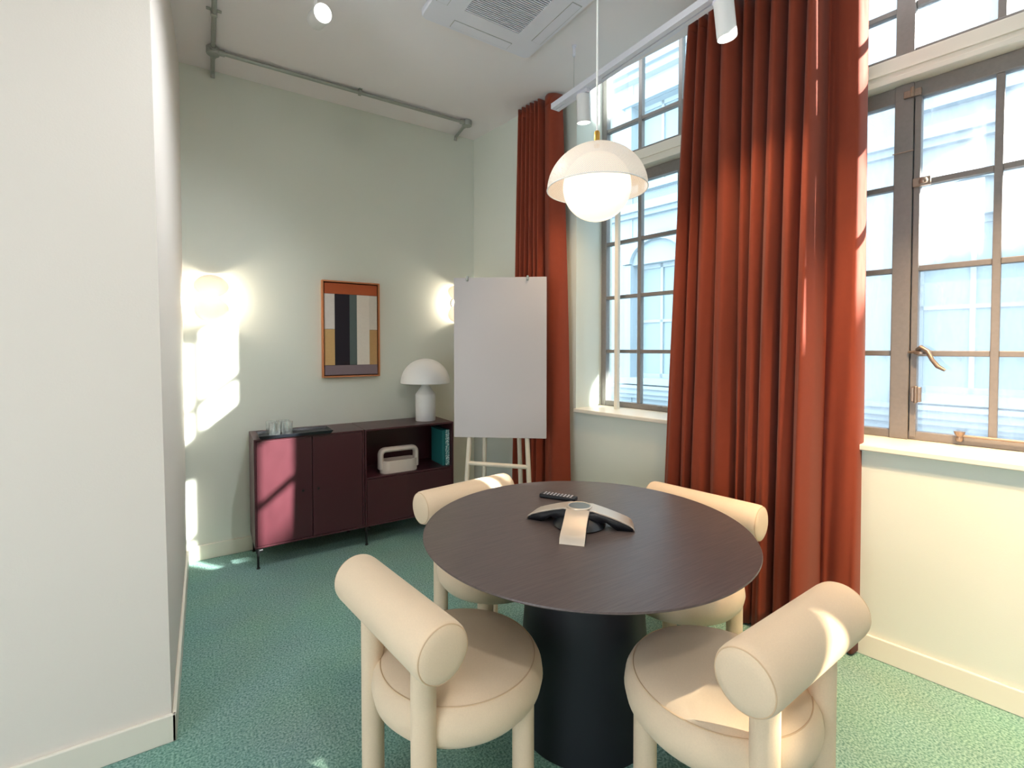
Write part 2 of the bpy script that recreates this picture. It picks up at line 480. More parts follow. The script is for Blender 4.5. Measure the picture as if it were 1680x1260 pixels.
k.rod((hx - 0.006, -0.118, 2.588), (hx - 0.006, -0.118, 2.635), 0.008, n=12)
k.build('hinge', M['steel_l'], win2, bevel=0.002)
k = MB().rod((hx, -0.30, ZS + 0.060), (hx, -0.92, ZS + 0.060), 0.006, n=10)
k.lathe([(0.010, 0), (0.014, 0.012), (0.011, 0.022), (0.018, 0.034), (0.020, 0.044), (0.0, 0.048)], 18, (hx, -0.305, ZS + 0.035))
k.build('casement_stay', M['steel_l'], win2)
MB().rod((hx - 0.004, -0.046, 2.34), (hx - 0.004, -0.126, 2.34), 0.003, n=8).build('tie_rod', M['steel_l'], win2)

# ------------------------------------------------------------------ street outside
struct(wframe(MB().box(0.42, 6.6, -30, 22, -1.05, -0.9).build('street_ground', M['asphalt'], smooth=False)))

def make_facade():
    root = thing('stone_building', (0, 0, 0), 'pale stone building across the street seen through the windows', 'building')
    wframe(root)
    d0 = 6.5
    S0, S1 = -10.85, 14.0
    per, ww = 2.45, 1.25
    rows = [(0.75, 3.25), (4.95, 6.75), (8.3, 9.6)]
    w = MB()
    n0 = int((S1 - S0) / per)
    cols_ = [S0 + 0.6 + per * i for i in range(n0)]
    last = S0
    for c in cols_:
        w.box(d0, d0 + 0.6, last, c, -0.9, 10.6); last = c + ww
        zz = -0.9
        for a_, b_ in rows:
            w.box(d0 + 0.02, d0 + 0.6, c, c + ww, zz, a_); zz = b_
        w.box(d0 + 0.02, d0 + 0.6, c, c + ww, zz, 10.6)
    w.box(d0, d0 + 0.6, last, S1, -0.9, 10.6)
    w.build('wall', M['stone'], root, smooth=False)
    for nm, parts in (('cornice', [(7.25, 7.38, 0.18), (7.38, 7.55, 0.30), (7.55, 7.62, 0.38)]), ('string_course', [(4.28, 4.38, 0.10), (4.38, 4.55, 0.20)]),
                      ('ledge', [(0.30, 0.40, 0.10), (0.40, 0.52, 0.18), (0.52, 0.58, 0.24)]), ('plinth', [(-0.9, 0.05, 0.12), (0.05, 0.16, 0.18)])):
        c = MB()
        for z0, z1, o_ in parts: c.box(d0 - o_, d0 + 0.01, S0, S1, z0, z1)
        c.build(nm, M['stone'], root, smooth=False)
    for c in cols_:
        if c < -4 or c > 11: continue
        for ri, (a_, b_) in enumerate(rows[:2]):
            f = MB()
            f.box(d0 + 0.2, d0 + 0.28, c, c + 0.09, a_, b_); f.box(d0 + 0.2, d0 + 0.28, c + ww - 0.09, c + ww, a_, b_)
            f.box(d0 + 0.2, d0 + 0.28, c + 0.09, c + ww - 0.09, a_, a_ + 0.09); f.box(d0 + 0.2, d0 + 0.28, c + 0.09, c + ww - 0.09, b_ - 0.09, b_)
            f.box(d0 + 0.2, d0 + 0.28, c + ww / 2 - 0.03, c + ww / 2 + 0.03, a_, b_)
            f.box(d0 + 0.2, d0 + 0.28, c, c + ww, (a_ + b_) / 2 - 0.03, (a_ + b_) / 2 + 0.03)
            wo = f.build('window', M['far_frame'], root, smooth=False)
            MB().box(d0 + 0.24, d0 + 0.25, c + 0.05, c + ww - 0.05, a_ + 0.05, b_ - 0.05).build('pane', M['far_glass'], wo, smooth=False)
            # surround
            q = MB()
            q.box(d0 - 0.06, d0, c - 0.16, c, a_, b_); q.box(d0 - 0.06, d0, c + ww, c + ww + 0.16, a_, b_)
            if ri == 0:
                m_ = 14; cz = b_ + 0.02; pts = []
                v = []; fa = []
                for i in range(m_ + 1):
                    an = math.pi * i / m_
                    for r_ in (ww / 2, ww / 2 + 0.2):
                        for dd in (d0 - 0.1, d0):
                            v.append((dd, c + ww / 2 + r_ * math.cos(an), cz + 0.75 * r_ * math.sin(an)))
                for i in range(m_):
                    x = i * 4; y = x + 4
                    fa += [(x, y, y + 1, x + 1), (x + 2, x + 3, y + 3, y + 2), (x, x + 2, y + 2, y), (x + 1, y + 1, y + 3, x + 3)]
                q.add(v, fa)
                q.box(d0 - 0.14, d0, c - 0.22, c + ww + 0.22, a_ - 0.14, a_)
            else:
                q.box(d0 - 0.12, d0, c - 0.22, c + ww + 0.22, b_, b_ + 0.2); q.box(d0 - 0.14, d0, c - 0.22, c + ww + 0.22, a_ - 0.14, a_)
            q.build('window_surround', M['stone'], root, smooth=False)
    return root
make_facade()
lowb = wframe(MB().box(6.5, 12, -32, -10.86, -0.9, 6.9).box(6.4, 6.5, -32, -10.86, 6.7, 6.9).build('sun_blocking_building', M['stone'], smooth=False))  # unseen block, height set to keep low sun off the table
tag(lowb, 'unseen lower stone building added to block the low sunlight', 'building')

# ------------------------------------------------------------------ curtains
def catmull(P, n):
    out = []
    P = [P[0]] + P + [P[-1]]
    for i in range(1, len(P) - 2):
        p0, p1, p2, p3 = P[i - 1], P[i], P[i + 1], P[i + 2]
        for k in range(n):
            t = k / n
            out.append(tuple(0.5 * ((2 * b_) + (-a_ + c_) * t + (2 * a_ - 5 * b_ + 4 * c_ - d_) * t * t + (-a_ + 3 * b_ - 3 * c_ + d_) * t ** 3)
                             for a_, b_, c_, d_ in zip(p0, p1, p2, p3)))
    out.append(P[-2])
    return out
def curtain(name, top, bot, z0, z1, label, nz=30):
    """top / bot: plan control points (s, d) of the pleats"""
    root = wframe(thing(name, (0, 0, 0), label, 'curtain')); wframe(root)
    T = catmull(top, 10); B = catmull(bot, 10)
    m = len(T)
    v = []; f = []
    for j in range(nz + 1):
        t = j / nz                      # 0 top .. 1 bottom
        w = t ** 0.8
        for i in range(m):
            s = T[i][0] * (1 - w) + B[i][0] * w
            d = T[i][1] * (1 - w) + B[i][1] * w
            d += 0.006 * math.sin(3 * t * math.pi + i * 0.35) * w
            v.append((d, s, z1 + (z0 - z1) * t))
    for j in range(nz):
        for i in range(m - 1):
            f.append((j * m + i, j * m + i + 1, (j + 1) * m + i + 1, (j + 1) * m + i))
    MB().add(v, f).build('fabric', M['curtain'], root, solid=0.004, angle=180)
    h = []; hf = []
    for i in range(m):
        for z, o_ in ((z1 - 0.07, 0.004), (z1 + 0.004, 0.004), (z1 + 0.004, -0.004), (z1 - 0.07, -0.004)):
            h.append((T[i][1] + o_, T[i][0], z))
    for i in range(m - 1):
        for k_ in range(4):
            hf.append((i * 4 + k_, (i + 1) * 4 + k_, (i + 1) * 4 + (k_ + 1) % 4, i * 4 + (k_ + 1) % 4))
    MB().add(h, hf).build('heading_tape', M['curtain'], root, angle=180)
    return root
# broad gathered curtain between the two windows; pleat valleys as (s, d) at the top and at the hem
def pleats(vals, crest):
    out = []
    for i, (p, d) in enumerate(vals):
        out.append((p, d))
        if i + 1 < len(vals):
            q, dn = vals[i + 1]; w = q - p
            c = crest[i] if isinstance(crest, (list, tuple)) else crest
            out += [(p + 0.14 * w, 0.35 * d + 0.65 * c), (p + 0.34 * w, c), (p + 0.62 * w, c - 0.008), (p + 0.88 * w, 0.35 * dn + 0.65 * c)]
    return out
vt = [(0.815, -0.06), (0.755, -0.035), (0.70, -0.035), (0.625, -0.03), (0.515, -0.025), (0.455, -0.03), (0.375, -0.03), (0.30, -0.025), (0.215, -0.03), (0.145, -0.03)]
vb = [(0.955, -0.08), (0.845, -0.05), (0.785, -0.06), (0.655, -0.135), (0.525, -0.03), (0.475, -0.06), (0.415, -0.15), (0.325, -0.07), (0.235, -0.16), (0.150, -0.045)]
ct = [-0.13, -0.13, -0.14, -0.16, -0.13, -0.15, -0.15, -0.15, -0.15]
cb = [-0.16, -0.15, -0.175, -0.18, -0.15, -0.175, -0.19, -0.195, -0.25]
tail_t = [(0.12, -0.035), (0.09, -0.06), (0.045, -0.07), (0.020, -0.06), (0.010, 0.0), (0.016, 0.06)]
tail_b = [(0.125, -0.05), (0.09, -0.06), (0.035, -0.07), (0.008, -0.06), (-0.004, 0.0), (0.002, 0.06)]
curtain('window_curtain', pleats(vt, ct) + tail_t, pleats(vb, cb) + tail_b, 0.012, 3.225, 'broad rust orange pleated curtain hanging between the two windows')
# narrow curtain in the far corner
vb1 = [(2.25, -0.10), (2.185, -0.10), (2.135, -0.10), (2.085, -0.10), (2.03, -0.10), (1.975, -0.095), (1.925, -0.09), (1.69, -0.07)]
cb1 = [-0.17, -0.175, -0.175, -0.175, -0.17, -0.17, -0.165]
vt1 = [(2.19, -0.105), (2.14, -0.105), (2.095, -0.105), (2.05, -0.105), (2.01, -0.105), (1.97, -0.10), (1.93, -0.09), (1.79, -0.08)]
curtain('corner_curtain', pleats(vt1, [c + 0.015 for c in cb1]), pleats(vb1, cb1), 0.012, 3.225, 'narrow rust orange pleated curtain in the far corner behind the board')

# ------------------------------------------------------------------ sideboard units
def cab_shell(mb, w, d, z0, z1, t=0.012):
    mb.box(0, w, 0, d, z1 - t, z1); mb.box(0, w, 0, d, z0, z0 + t)
    mb.box(0, t, 0, d, z0 + t, z1 - t); mb.box(w - t, w, 0, d, z0 + t, z1 - t)
    mb.box(t, w - t, d - 0.008, d, z0 + t, z1 - t)
CX, CF, CB, CZ0, CZ1, CW = 0.250, 3.383, 3.757, 0.138, 0.832, 0.688
def cab_leg(root, x, y):
    l = MB().rod((x, y, 0.0), (x, y, 0.10), 0.007, n=14).rod((x, y, 0.10), (x, y, CZ0), 0.012, n=14)
    l.rod((x, y, 0.115), (x + 0.025, y + 0.004, 0.115), 0.012, n=12)
    l.rod((x, y, 0.0), (x, y, 0.006), 0.011, n=14)
    l.build('leg', M['black'], root)
cd = CB - CF
c1 = thing('cabinet', (CX, CF, 0), 'burgundy sideboard unit with two closed doors and a sunlit left edge', 'cabinet')
mb = MB(); cab_shell(mb, CW, cd, CZ0, CZ1); mb.build('body', M['burg'], c1, smooth=False, bevel=0.002)
for k_, (x0, x1) in enumerate(((0.014, 0.3425), (0.3455, CW - 0.014))):
    dr = MB().box(x0, x1, 0.002, 0.018, CZ0 + 0.014, CZ1 - 0.014).build('door', M['burg'], c1, smooth=False, bevel=0.002)
    kx = 0.285 if k_ == 0 else 0.380
    MB().rod((kx, 0.004, 0.467), (kx, -0.004, 0.467), 0.008, n=16).build('keyhole', M['black'], dr)
for x, y in ((0.02, 0.03), (0.02, cd - 0.03), (CW - 0.03, cd - 0.03)): cab_leg(c1, x, y)
c2 = thing('cabinet', (CX + CW + 0.004, CF, 0), 'burgundy sideboard unit with an open shelf above a plain flap', 'cabinet')
mb = MB(); cab_shell(mb, CW, cd, CZ0, CZ1); mb.build('body', M['burg'], c2, smooth=False, bevel=0.002)
MB().box(0.012, CW - 0.012, 0.004, cd - 0.01, 0.475, 0.487).build('shelf', M['burg'], c2, smooth=False, bevel=0.002)
MB().box(0.014, CW - 0.014, 0.002, 0.018, CZ0 + 0.014, 0.473).build('flap', M['burg'], c2, smooth=False, bevel=0.002)
for x, y in ((0.016, 0.03), (CW - 0.02, 0.03), (CW - 0.02, cd - 0.03)): cab_leg(c2, x, y)

# tray and tumblers
tr = thing('tray', (0.50, 3.46, CZ1), 'black rectangular serving tray on the burgundy sideboard', 'tray')
tw, td = 0.21, 0.095
MB().box(-tw, tw, -td, td, 0.001, 0.007).build('base', M['dark_pl'], tr, smooth=False, bevel=0.002)
rim = MB()
for x0, x1, y0, y1, ox, oy in ((-tw, tw, -td, -td, 0, -0.012), (-tw, tw, td, td, 0, 0.012)):
    rim.add([(x0, y0, 0.003), (x1, y0, 0.003), (x1 + 0.012, y0 + oy, 0.022), (x0 - 0.012, y0 + oy, 0.022)], [(0, 1, 2, 3)])
for x in (-tw, tw):
    o_ = -0.012 if x < 0 else 0.012
    rim.add([(x, -td, 0.003), (x, td, 0.003), (x + o_, td + 0.012, 0.022), (x + o_, -td - 0.012, 0.022)], [(0, 1, 2, 3)])
rim.build('rim', M['dark_pl'], tr, smooth=False, solid=0.003)
names = ['clear water glass on the tray, front one beside the left tray edge', 'clear water glass on the tray, front one nearer the lamp',
         'clear water glass on the tray, rear one beside the left tray edge', 'clear water glass on the tray, rear one nearer the lamp']
for i, (x, y) in enumerate(((0.375, 3.43), (0.450, 3.435), (0.365, 3.515), (0.44, 3.52))):
    g = MB().lathe([(0.0, 0.0), (0.028, 0.0), (0.030, 0.004), (0.0345, 0.085), (0.032, 0.085), (0.0275, 0.012), (0.0, 0.012)], 32, close=False)
    gl = thing('water_glass', (x, y, CZ1 + 0.0075), names[i], 'glass', group='tumblers on the tray')
    g.build('tumbler', M['tumbler'], gl)
    ln = MB()
    for k_ in range(12):
        a_ = 2 * math.pi * k_ / 12
        ln.rod((0.0305 * math.cos(a_), 0.0305 * math.sin(a_), 0.004), (0.0325 * math.cos(a_), 0.0325 * math.sin(a_), 0.04), 0.0018, n=6)
    ln.build('cut_facets', M['tumbler'], gl)

# mushroom table lamp
lp = thing('table_lamp', (1.475, 3.57, CZ1), 'white mushroom table lamp with domed shade on the sideboard', 'lamp')
MB().lathe([(0.0, 0.0), (0.077, 0.0), (0.079, 0.003), (0.079, 0.205), (0.076, 0.213), (0.034, 0.272), (0.032, 0.28), (0.032, 0.30), (0.0, 0.30)], 48, close=False).build('base', M['white'], lp)
pr = []
for i in range(17):
    a_ = math.pi / 2 * i / 16
    pr.append((0.194 * math.cos(a_), 0.300 + 0.192 * math.sin(a_)))
inn = [(r_ * 0.97, z - 0.004) for r_, z in reversed(pr)]
MB().lathe([(max(r_, 0.0), z) for r_, z in pr] + [(max(r_, 0), z) for r_, z in inn] + [pr[0]], 64, close=False).build('shade', M['white'], lp)

# desk caddy with handle
cy = thing('desk_caddy', (1.215, 3.47, 0.487), 'beige oval desk caddy with a loop handle on the open shelf', 'organiser')
def stadium(hw, hd, n=10):
    pts = []
    for sx, a0 in ((1, -90), (-1, 90)):
        for i in range(n + 1):
            a_ = R(a0 + 180 * i / n)
            pts.append((sx * (hw - hd) + hd * math.cos(a_), hd * math.sin(a_)))
    return pts
o_ = stadium(0.142, 0.062); i_ = stadium(0.134, 0.054); n_ = len(o_)
v = [(x, y, 0.001) for x, y in o_] + [(x, y, 0.092) for x, y in o_] + [(x, y, 0.092) for x, y in i_] + [(x, y, 0.008) for x, y in i_]
f = [tuple(reversed(range(n_))), tuple(3 * n_ + i for i in range(n_))]
for k_ in range(3):
    for i in range(n_):
        j = (i + 1) % n_
        f.append((k_ * n_ + i, k_ * n_ + j, (k_ + 1) * n_ + j, (k_ + 1) * n_ + i))
MB().add(v, f).build('tub', M['caddy'], cy)
hp = [(-0.136, 0, 0.03), (-0.136, 0, 0.09), (-0.136, 0, 0.125)]
for i in range(7): a_ = R(180 - 90 * i / 6); hp.append((-0.101 + 0.035 * math.cos(a_), 0, 0.132 + 0.035 * math.sin(a_)))
for i in range(7): a_ = R(90 - 90 * i / 6); hp.append((0.101 + 0.035 * math.cos(a_), 0, 0.132 + 0.035 * math.sin(a_)))
hp += [(0.136, 0, 0.125), (0.136, 0, 0.09), (0.136, 0, 0.03)]
MB().path(hp, 0.021, 14, flat=(1.8, 0.9)).build('handle', M['caddy'], cy)

# teal books at the right end of the open shelf
bk = thing('book', (1.555, 3.425, 0.4875), 'tall teal clothbound book standing at the end of the open shelf', 'book')
MB().box(0, 0.022, 0, 0.22, 0, 0.275).build('cover', M['teal'], bk, smooth=False, bevel=0.002)
bk = thing('book', (1.579, 3.420, 0.4875), 'tall book with a pale speckled spine beside the teal book', 'book')
MB().box(0, 0.034, 0.003, 0.22, 0, 0.28).build('cover', M['teal'], bk, smooth=False, bevel=0.002)
MB().box(0.001, 0.033, 0.0, 0.004, 0.001, 0.279).build('spine', M['speckle'], bk, smooth=False)

# ------------------------------------------------------------------ framed picture
pc = thing('framed_picture', (0.732, YB, 1.188), 'abstract striped picture in a thin oak frame on the back wall', 'picture')
PW_, PH_ = 0.428, 0.724
fr = MB()
fr.box(0, 0.010, -0.042, 0, 0, PH_); fr.box(PW_ - 0.010, PW_, -0.042, 0, 0, PH_)
fr.box(0.010, PW_ - 0.010, -0.042, 0, 0, 0.010); fr.box(0.010, PW_ - 0.010, -0.042, 0, PH_ - 0.010, PH_)
fr.build('frame', M['wood_frame'], pc, smooth=False, bevel=0.001)
MB().box(0.010, PW_ - 0.010, -0.010, -0.002, 0.010, PH_ - 0.010).build('backing', band('frame_shadow_gap', (60, 25, 22)), pc, smooth=False)
ix0, ix1, iz0, iz1 = 0.018, PW_ - 0.018, 0.018, PH_ - 0.018
def strip(nm, u0, u1, v0, v1, rgb, dp):
    W_, H_ = ix1 - ix0, iz1 - iz0
    MB().box(ix0 + u0 * W_, ix0 + u1 * W_, -0.028 - dp, -0.010, iz0 + v0 * H_, iz0 + v1 * H_).build('art_panel', band(nm, rgb), pc, smooth=False, bevel=0.0008)
strip('art_rust', 0, 1, 0.885, 1, (176, 84, 44), 0.002)
strip('art_mauve', 0, 1, 0, 0.105, (128, 112, 118), 0.002)
strip('art_cream', 0, 0.185, 0.50, 0.883, (222, 214, 206), 0.0)
strip('art_ochre', 0, 0.185, 0.107, 0.498, (206, 168, 112), 0.0)
strip('art_black', 0.187, 0.46, 0.107, 0.883, (28, 20, 32), 0.003)
strip('art_slate', 0.462, 0.60, 0.107, 0.883, (88, 100, 98), 0.002)
strip('art_ivory', 0.602, 0.845, 0.107, 0.883, (226, 216, 204), 0.003)
strip('art_stone', 0.847, 1, 0.50, 0.883, (216, 208, 196), 0.0)
strip('art_tan', 0.847, 1, 0.107, 0.498, (190, 150, 100), 0.0)

# ------------------------------------------------------------------ wall sconces
def sconce(x, z, label, power):
    root = thing('wall_sconce', (x, YB, z), label, 'wall lamp', group='white shell sconces on the back wall')
    MB().rod((0, 0, 0), (0, -0.02, 0), 0.045, n=32).build('back_plate', M['white'], root)
    for sg in (-1, 1):
        pr = [(0.0, 0.030), (0.03, 0.029), (0.055, 0.022), (0.072, 0.010), (0.078, 0.0), (0.074, 0.0), (0.066, 0.009), (0.05, 0.018), (0.028, 0.025), (0.0, 0.026)]
        mb = MB().lathe([(r_ * 1.25, z_ * 1.3) for r_, z_ in pr], 40, close=False)
        o2 = mb.build('shell', M['shell'], root)
        o2.rotation_euler = (R(90 - 38 * sg), 0, 0)
        o2.location = (0, -0.066, 0.078 * sg)
    MB().lathe([(0.0, -0.02), (0.016, -0.012), (0.02, 0), (0.016, 0.012), (0.0, 0.02)], 20, close=False).build('bulb', M['bulb'], root).location = (0, -0.045, 0)
    l = bpy.data.lights.new('sconce_light', 'POINT'); l.energy = power; l.color = (1.0, 0.86, 0.68); l.shadow_soft_size = 0.03
    lo = bpy.data.objects.new('sconce_light', l); col.objects.link(lo); lo.location = (x, YB - 0.06, z)
    return root
sconce(0.042, 1.735, 'white two-shell wall sconce in the left corner above the tray', 7.5)
sconce(1.835, 1.790, 'white two-shell wall sconce mostly hidden behind the board', 6.0)

# ------------------------------------------------------------------ easel board
Bl, Br = Vector((1.468, 3.030, 0)), Vector((1.975, 2.633, 0))
ax = (Br - Bl).normalized(); nb = Vector((ax.y, -ax.x, 0))           # towards the camera
wB = (Br - Bl).length
ez = thing('easel_board', (Bl + Br) / 2, 'blank white flipchart board on a pale wooden easel by the corner curtain', 'easel', rz=math.atan2(ax.y, ax.x))
# local: x along the board, -y towards the room
MB().box(-wB / 2, wB / 2, -0.012, 0.006, 0.785, 1.895).build('board', M['board'], ez, smooth=False, bevel=0.002)
for x in (-wB / 2 + 0.095, wB / 2 - 0.13):
    MB().box(x - 0.007, x + 0.007, -0.018, 0.01, 1.87, 1.905).rod((x, -0.018, 1.872), (x, -0.018, 1.89), 0.008, n=12).build('clip', M['galv'], ez, smooth=False, bevel=0.002)
def leg(xt, xb, yt, yb, zt):
    MB().rod((xb, yb, 0.0), (xt, yt, zt), 0.0165, n=16).build('leg', M['ash'], ez)
leg(-0.165, -0.268, 0.025, 0.0, 1.6); leg(0.152, 0.222, 0.025, 0.0, 1.6)
leg(-0.10, -0.16, 0.045, 0.25, 1.6); leg(0.10, 0.14, 0.045, 0.25, 1.6)
MB().rod((-0.225, 0.008, 0.60), (0.196, 0.008, 0.58), 0.015, n=16).build('crossbar', M['ash'], ez)

# ------------------------------------------------------------------ ceiling services
ac = thing('air_conditioner', (1.365, 2.145, ZC), 'white square ceiling cassette air conditioner with a slatted grille', 'air conditioner')
hw = 0.356; g = 0.175
fr = MB()
def frame_pts(hw_, r_, n=6):
    pts = []
    for cx_, cy_, a0 in ((1, 1, 0), (-1, 1, 90), (-1, -1, 180), (1, -1, 270)):
        for i in range(n + 1):
            a_ = R(a0 + 90 * i / n)
            pts.append((cx_ * (hw_ - r_) + r_ * math.cos(a_), cy_ * (hw_ - r_) + r_ * math.sin(a_)))
    return pts
op = frame_pts(hw, 0.035); ip = frame_pts(hw - 0.006, 0.033); gp = frame_pts(g, 0.004)
n_ = len(op)
v = [(x, y, -0.001) for x, y in op] + [(x, y, -0.022) for x, y in op] + [(x, y, -0.030) for x, y in ip] + [(x, y, -0.030) for x, y in gp] + [(x, y, -0.012) for x, y in gp]
f = []
for k_ in range(4):
    for i in range(n_):
        j = (i + 1) % n_
        f.append((k_ * n_ + i, k_ * n_ + j, (k_ + 1) * n_ + j, (k_ + 1) * n_ + i))
f.append(tuple(4 * n_ + i for i in range(n_)))
MB().add(v, f).build('panel', M['white_pl'], ac, smooth=False)
MB().box(-g + 0.004, g - 0.004, -g + 0.004, g - 0.004, -0.014, -0.0125).build('grille_backing', M['filter'], ac, smooth=False)
for i in range(26):
    y = -g + 0.008 + i * (2 * g - 0.016) / 25
    MB().add([(-g, y - 0.003, -0.030), (g, y - 0.003, -0.030), (g, y + 0.0035, -0.030), (-g, y + 0.0035, -0.030), (-g, y, -0.018), (g, y, -0.018)],
             [(0, 1, 2, 3), (0, 4, 5, 1), (3, 2, 5, 4), (0, 3, 4), (1, 5, 2)]).build('slat', M['white_pl'], ac, smooth=False)
for k_ in range(4):
    a_ = k_ * math.pi / 2
    m_ = MB().box(-0.185, 0.185, 0.272, 0.330, -0.0335, -0.0306)
    gp_ = MB().box(-0.188, 0.188, 0.269, 0.333, -0.0312, -0.0295)
    flp = m_.build('air_flap', M['white_pl'], ac, smooth=False, bevel=0.001); flp.rotation_euler = (0, 0, a_)
    gg = gp_.build('flap_gap', M['galv'], ac, smooth=False); gg.rotation_euler = (0, 0, a_)

# galvanised conduit on the ceiling
cn = thing('conduit_run', (0, 0, ZC), 'galvanised steel conduit with round junction boxes along the ceiling', 'conduit')
zc_ = -0.020; r_ = 0.0125
yc = 3.475
MB().rod((0.065, 1.2, zc_), (0.065, yc, zc_), r_, n=14).build('pipe', M['galv'], cn)
MB().rod((0.065, yc, zc_), (0.067, YB - 0.02, zc_), r_, n=14).rod((0.067, YB - 0.02, zc_), (0.067, YB - 0.01, zc_ - 0.03), r_, n=14).build('pipe', M['galv'], cn)
MB().rod((0.065, yc, zc_), (1.80, yc, zc_), r_, n=14).build('pipe', M['galv'], cn)
MB().rod((1.80, yc, zc_), (1.835, YB - 0.02, zc_), r_, n=14).rod((1.835, YB - 0.02, zc_), (1.835, YB - 0.008, zc_ - 0.03), r_, n=14).build('pipe', M['galv'], cn)
for x in (0.065, 1.805):
    b_ = MB().lathe([(0.034, -0.042), (0.036, -0.038), (0.036, -0.002), (0.034, 0.0)], 28, (x, yc, 0))
    b_.rod((x, yc - 0.03, zc_), (x, yc - 0.062, zc_), 0.018, n=14) if x < 1 else None
    b_.rod((x + (0.03 if x < 1 else -0.03), yc, zc_), (x + (0.062 if x < 1 else -0.062), yc, zc_), 0.018, n=14)
    b_.rod((x, yc + 0.03, zc_), (x + 0.003, yc + 0.062, zc_), 0.018, n=14)
    b_.build('junction_box', M['galv'], cn)
for x, y, al in ((0.95, yc, 'y'), (0.065, 3.085, 'x')):
    if al == 'y': MB().box(x - 0.012, x + 0.012, y - 0.03, y + 0.03, -0.004, 0).box(x - 0.010, x + 0.010, y - 0.016, y + 0.016, -0.036, 0).build('saddle_clip', M['galv'], cn, smooth=False, bevel=0.003)
    else: MB().box(x - 0.036, x + 0.036, y - 0.012, y + 0.012, -0.006, 0).box(x - 0.016, x + 0.016, y - 0.010, y + 0.010, -0.036, 0).build('saddle_clip', M['galv'], cn, smooth=False, bevel=0.003)

# suspended lighting track with spotlights
XT, ZTR = 1.907, 2.93
tk = thing('lighting_track', (XT, 2.45, ZTR), 'white suspended lighting track running beside the windows', 'track')
pf = MB()
for y0, y1 in ((0, -3.6),):
    pf.box(-0.032, 0.032, y1, y0, 0.026, 0.034)
    pf.box(-0.032, -0.003, y1, y0, 0, 0.026); pf.box(0.006, 0.032, y1, y0, 0, 0.026)
pf.build('profile', M['white_pl'], tk, smooth=False)
MB().box(-0.003, 0.006, -3.6, -0.003, 0.012, 0.026).build('conductor_slot', M['gap'], tk, smooth=False)
MB().box(-0.033, 0.033, 0.0, 0.008, -0.001, 0.035).build('end_cap', M['white_pl'], tk, smooth=False, bevel=0.002)
MB().box(-0.0028, 0.0055, -0.42, -0.09, 0.001, 0.010).build('slot_cover', M['white_pl'], tk, smooth=False)
for y in (-0.18, -1.7, -3.2):
    MB().rod((0, y, 0.034), (0, y, ZC - ZTR - 0.065), 0.0012, n=6).build('cable', M['galv'], tk)
    MB().rod((0, y, ZC - ZTR - 0.065), (0, y, ZC - ZTR - 0.008), 0.009, n=16).rod((0, y, ZC - ZTR - 0.008), (0, y, ZC - ZTR), 0.014, n=16).build('cable_gripper', M['white_pl'], tk)

def spot_parts(root, r_, L, axis=(0, 0, -1), power=40, angle=100, colr=(1.0, 0.80, 0.52)):
    ax_ = Vector(axis).normalized()
    q = ax_.to_track_quat('-Z', 'Y')
    hs = MB().lathe([(0.0, 0.0), (r_ * 0.96, 0.0), (r_, -0.004), (r_, -L), (r_ * 0.93, -L), (r_ * 0.93, -L + 0.010), (0.0, -L + 0.010)], 40, close=False).build('housing', M['white'], root)
    hs.rotation_mode = 'QUATERNION'; hs.rotation_quaternion = q
    ls = MB().lathe([(0.0, -L + 0.002), (r_ * 0.92, -L + 0.002), (r_ * 0.92, -L + 0.009), (0, -L + 0.009)], 32, close=False).build('lens', M['led'], root)
    ls.rotation_mode = 'QUATERNION'; ls.rotation_quaternion = q
    if power:
        l = bpy.data.lights.new('spot_beam', 'SPOT'); l.energy = power; l.spot_size = R(angle); l.spot_blend = 0.9; l.color = colr; l.shadow_soft_size = r_ * 0.9
        lo = bpy.data.objects.new('spot_beam', l); col.objects.link(lo); lo.parent = root
        lo.location = ax_ * (L + 0.004); lo.rotation_mode = 'QUATERNION'; lo.rotation_quaternion = q
spots = [(2.185, (0.12, 0.1, -1), 'white cylinder spotlight on the track above the hanging lamp'),
         (1.275, (0.12, -0.05, -1), 'white cylinder spotlight on the track in front of the broad curtain'),
         (0.30, (0.34, 0.10, -1), 'white cylinder spotlight on the track beside the right-hand window'),
         (-0.5, (0.34, 0.2, -1), 'white cylinder spotlight at the very near end of the track')]
for y, ax_, lb in spots:
    sp = thing('track_spotlight', (XT, y, ZTR - 0.022), lb, 'spotlight', group='spotlights on the suspended track')
    MB().box(-0.014, 0.014, -0.045, 0.045, 0.0, 0.022).rod((0, 0, -0.012), (0, 0, 0.004), 0.008, n=12).build('adapter', M['white_pl'], sp, smooth=False, bevel=0.002)
    spot_parts(sp, 0.041, 0.155, ax_, power=40 if y > 0.9 else 200, angle=100 if y > 0.9 else 74, colr=(1.0, 0.68, 0.38))
# left ceiling spotlight aimed back into the room, plus two added fill spots
for x, y, z, ax_, pw_, cl_, lb in ((0.501, 2.645, 3.09, (0.03, -0.95, -0.30), 60, (1.0, 0.92, 0.80), 'lit white cylinder spotlight on the ceiling left of the air conditioner'),
                             (0.78, 1.82, 3.09, (-0.87, 0.80, -1.35), 60.5, (0.88, 0.94, 1.0), 'unseen fill spotlight added above the frame to brighten the left wall'),
                             (0.50, -0.70, 3.09, (-0.45, 0.95, -0.95), 45, (1.0, 0.93, 0.84), 'unseen fill spotlight added behind the camera to brighten the projecting wall')):
    sp = thing('ceiling_spotlight', (x, y, z), lb, 'spotlight', group='ceiling spotlights on the left')
    MB().rod((0, 0, 0.02), (0, 0, ZC - z), 0.010, n=14).lathe([(0.03, ZC - z - 0.012), (0.03, ZC - z)], 24).build('stem', M['white'], sp)
    spot_parts(sp, 0.043, 0.16, ax_, power=pw_, angle=100 if pw_ == 60.5 else 125, colr=cl_)

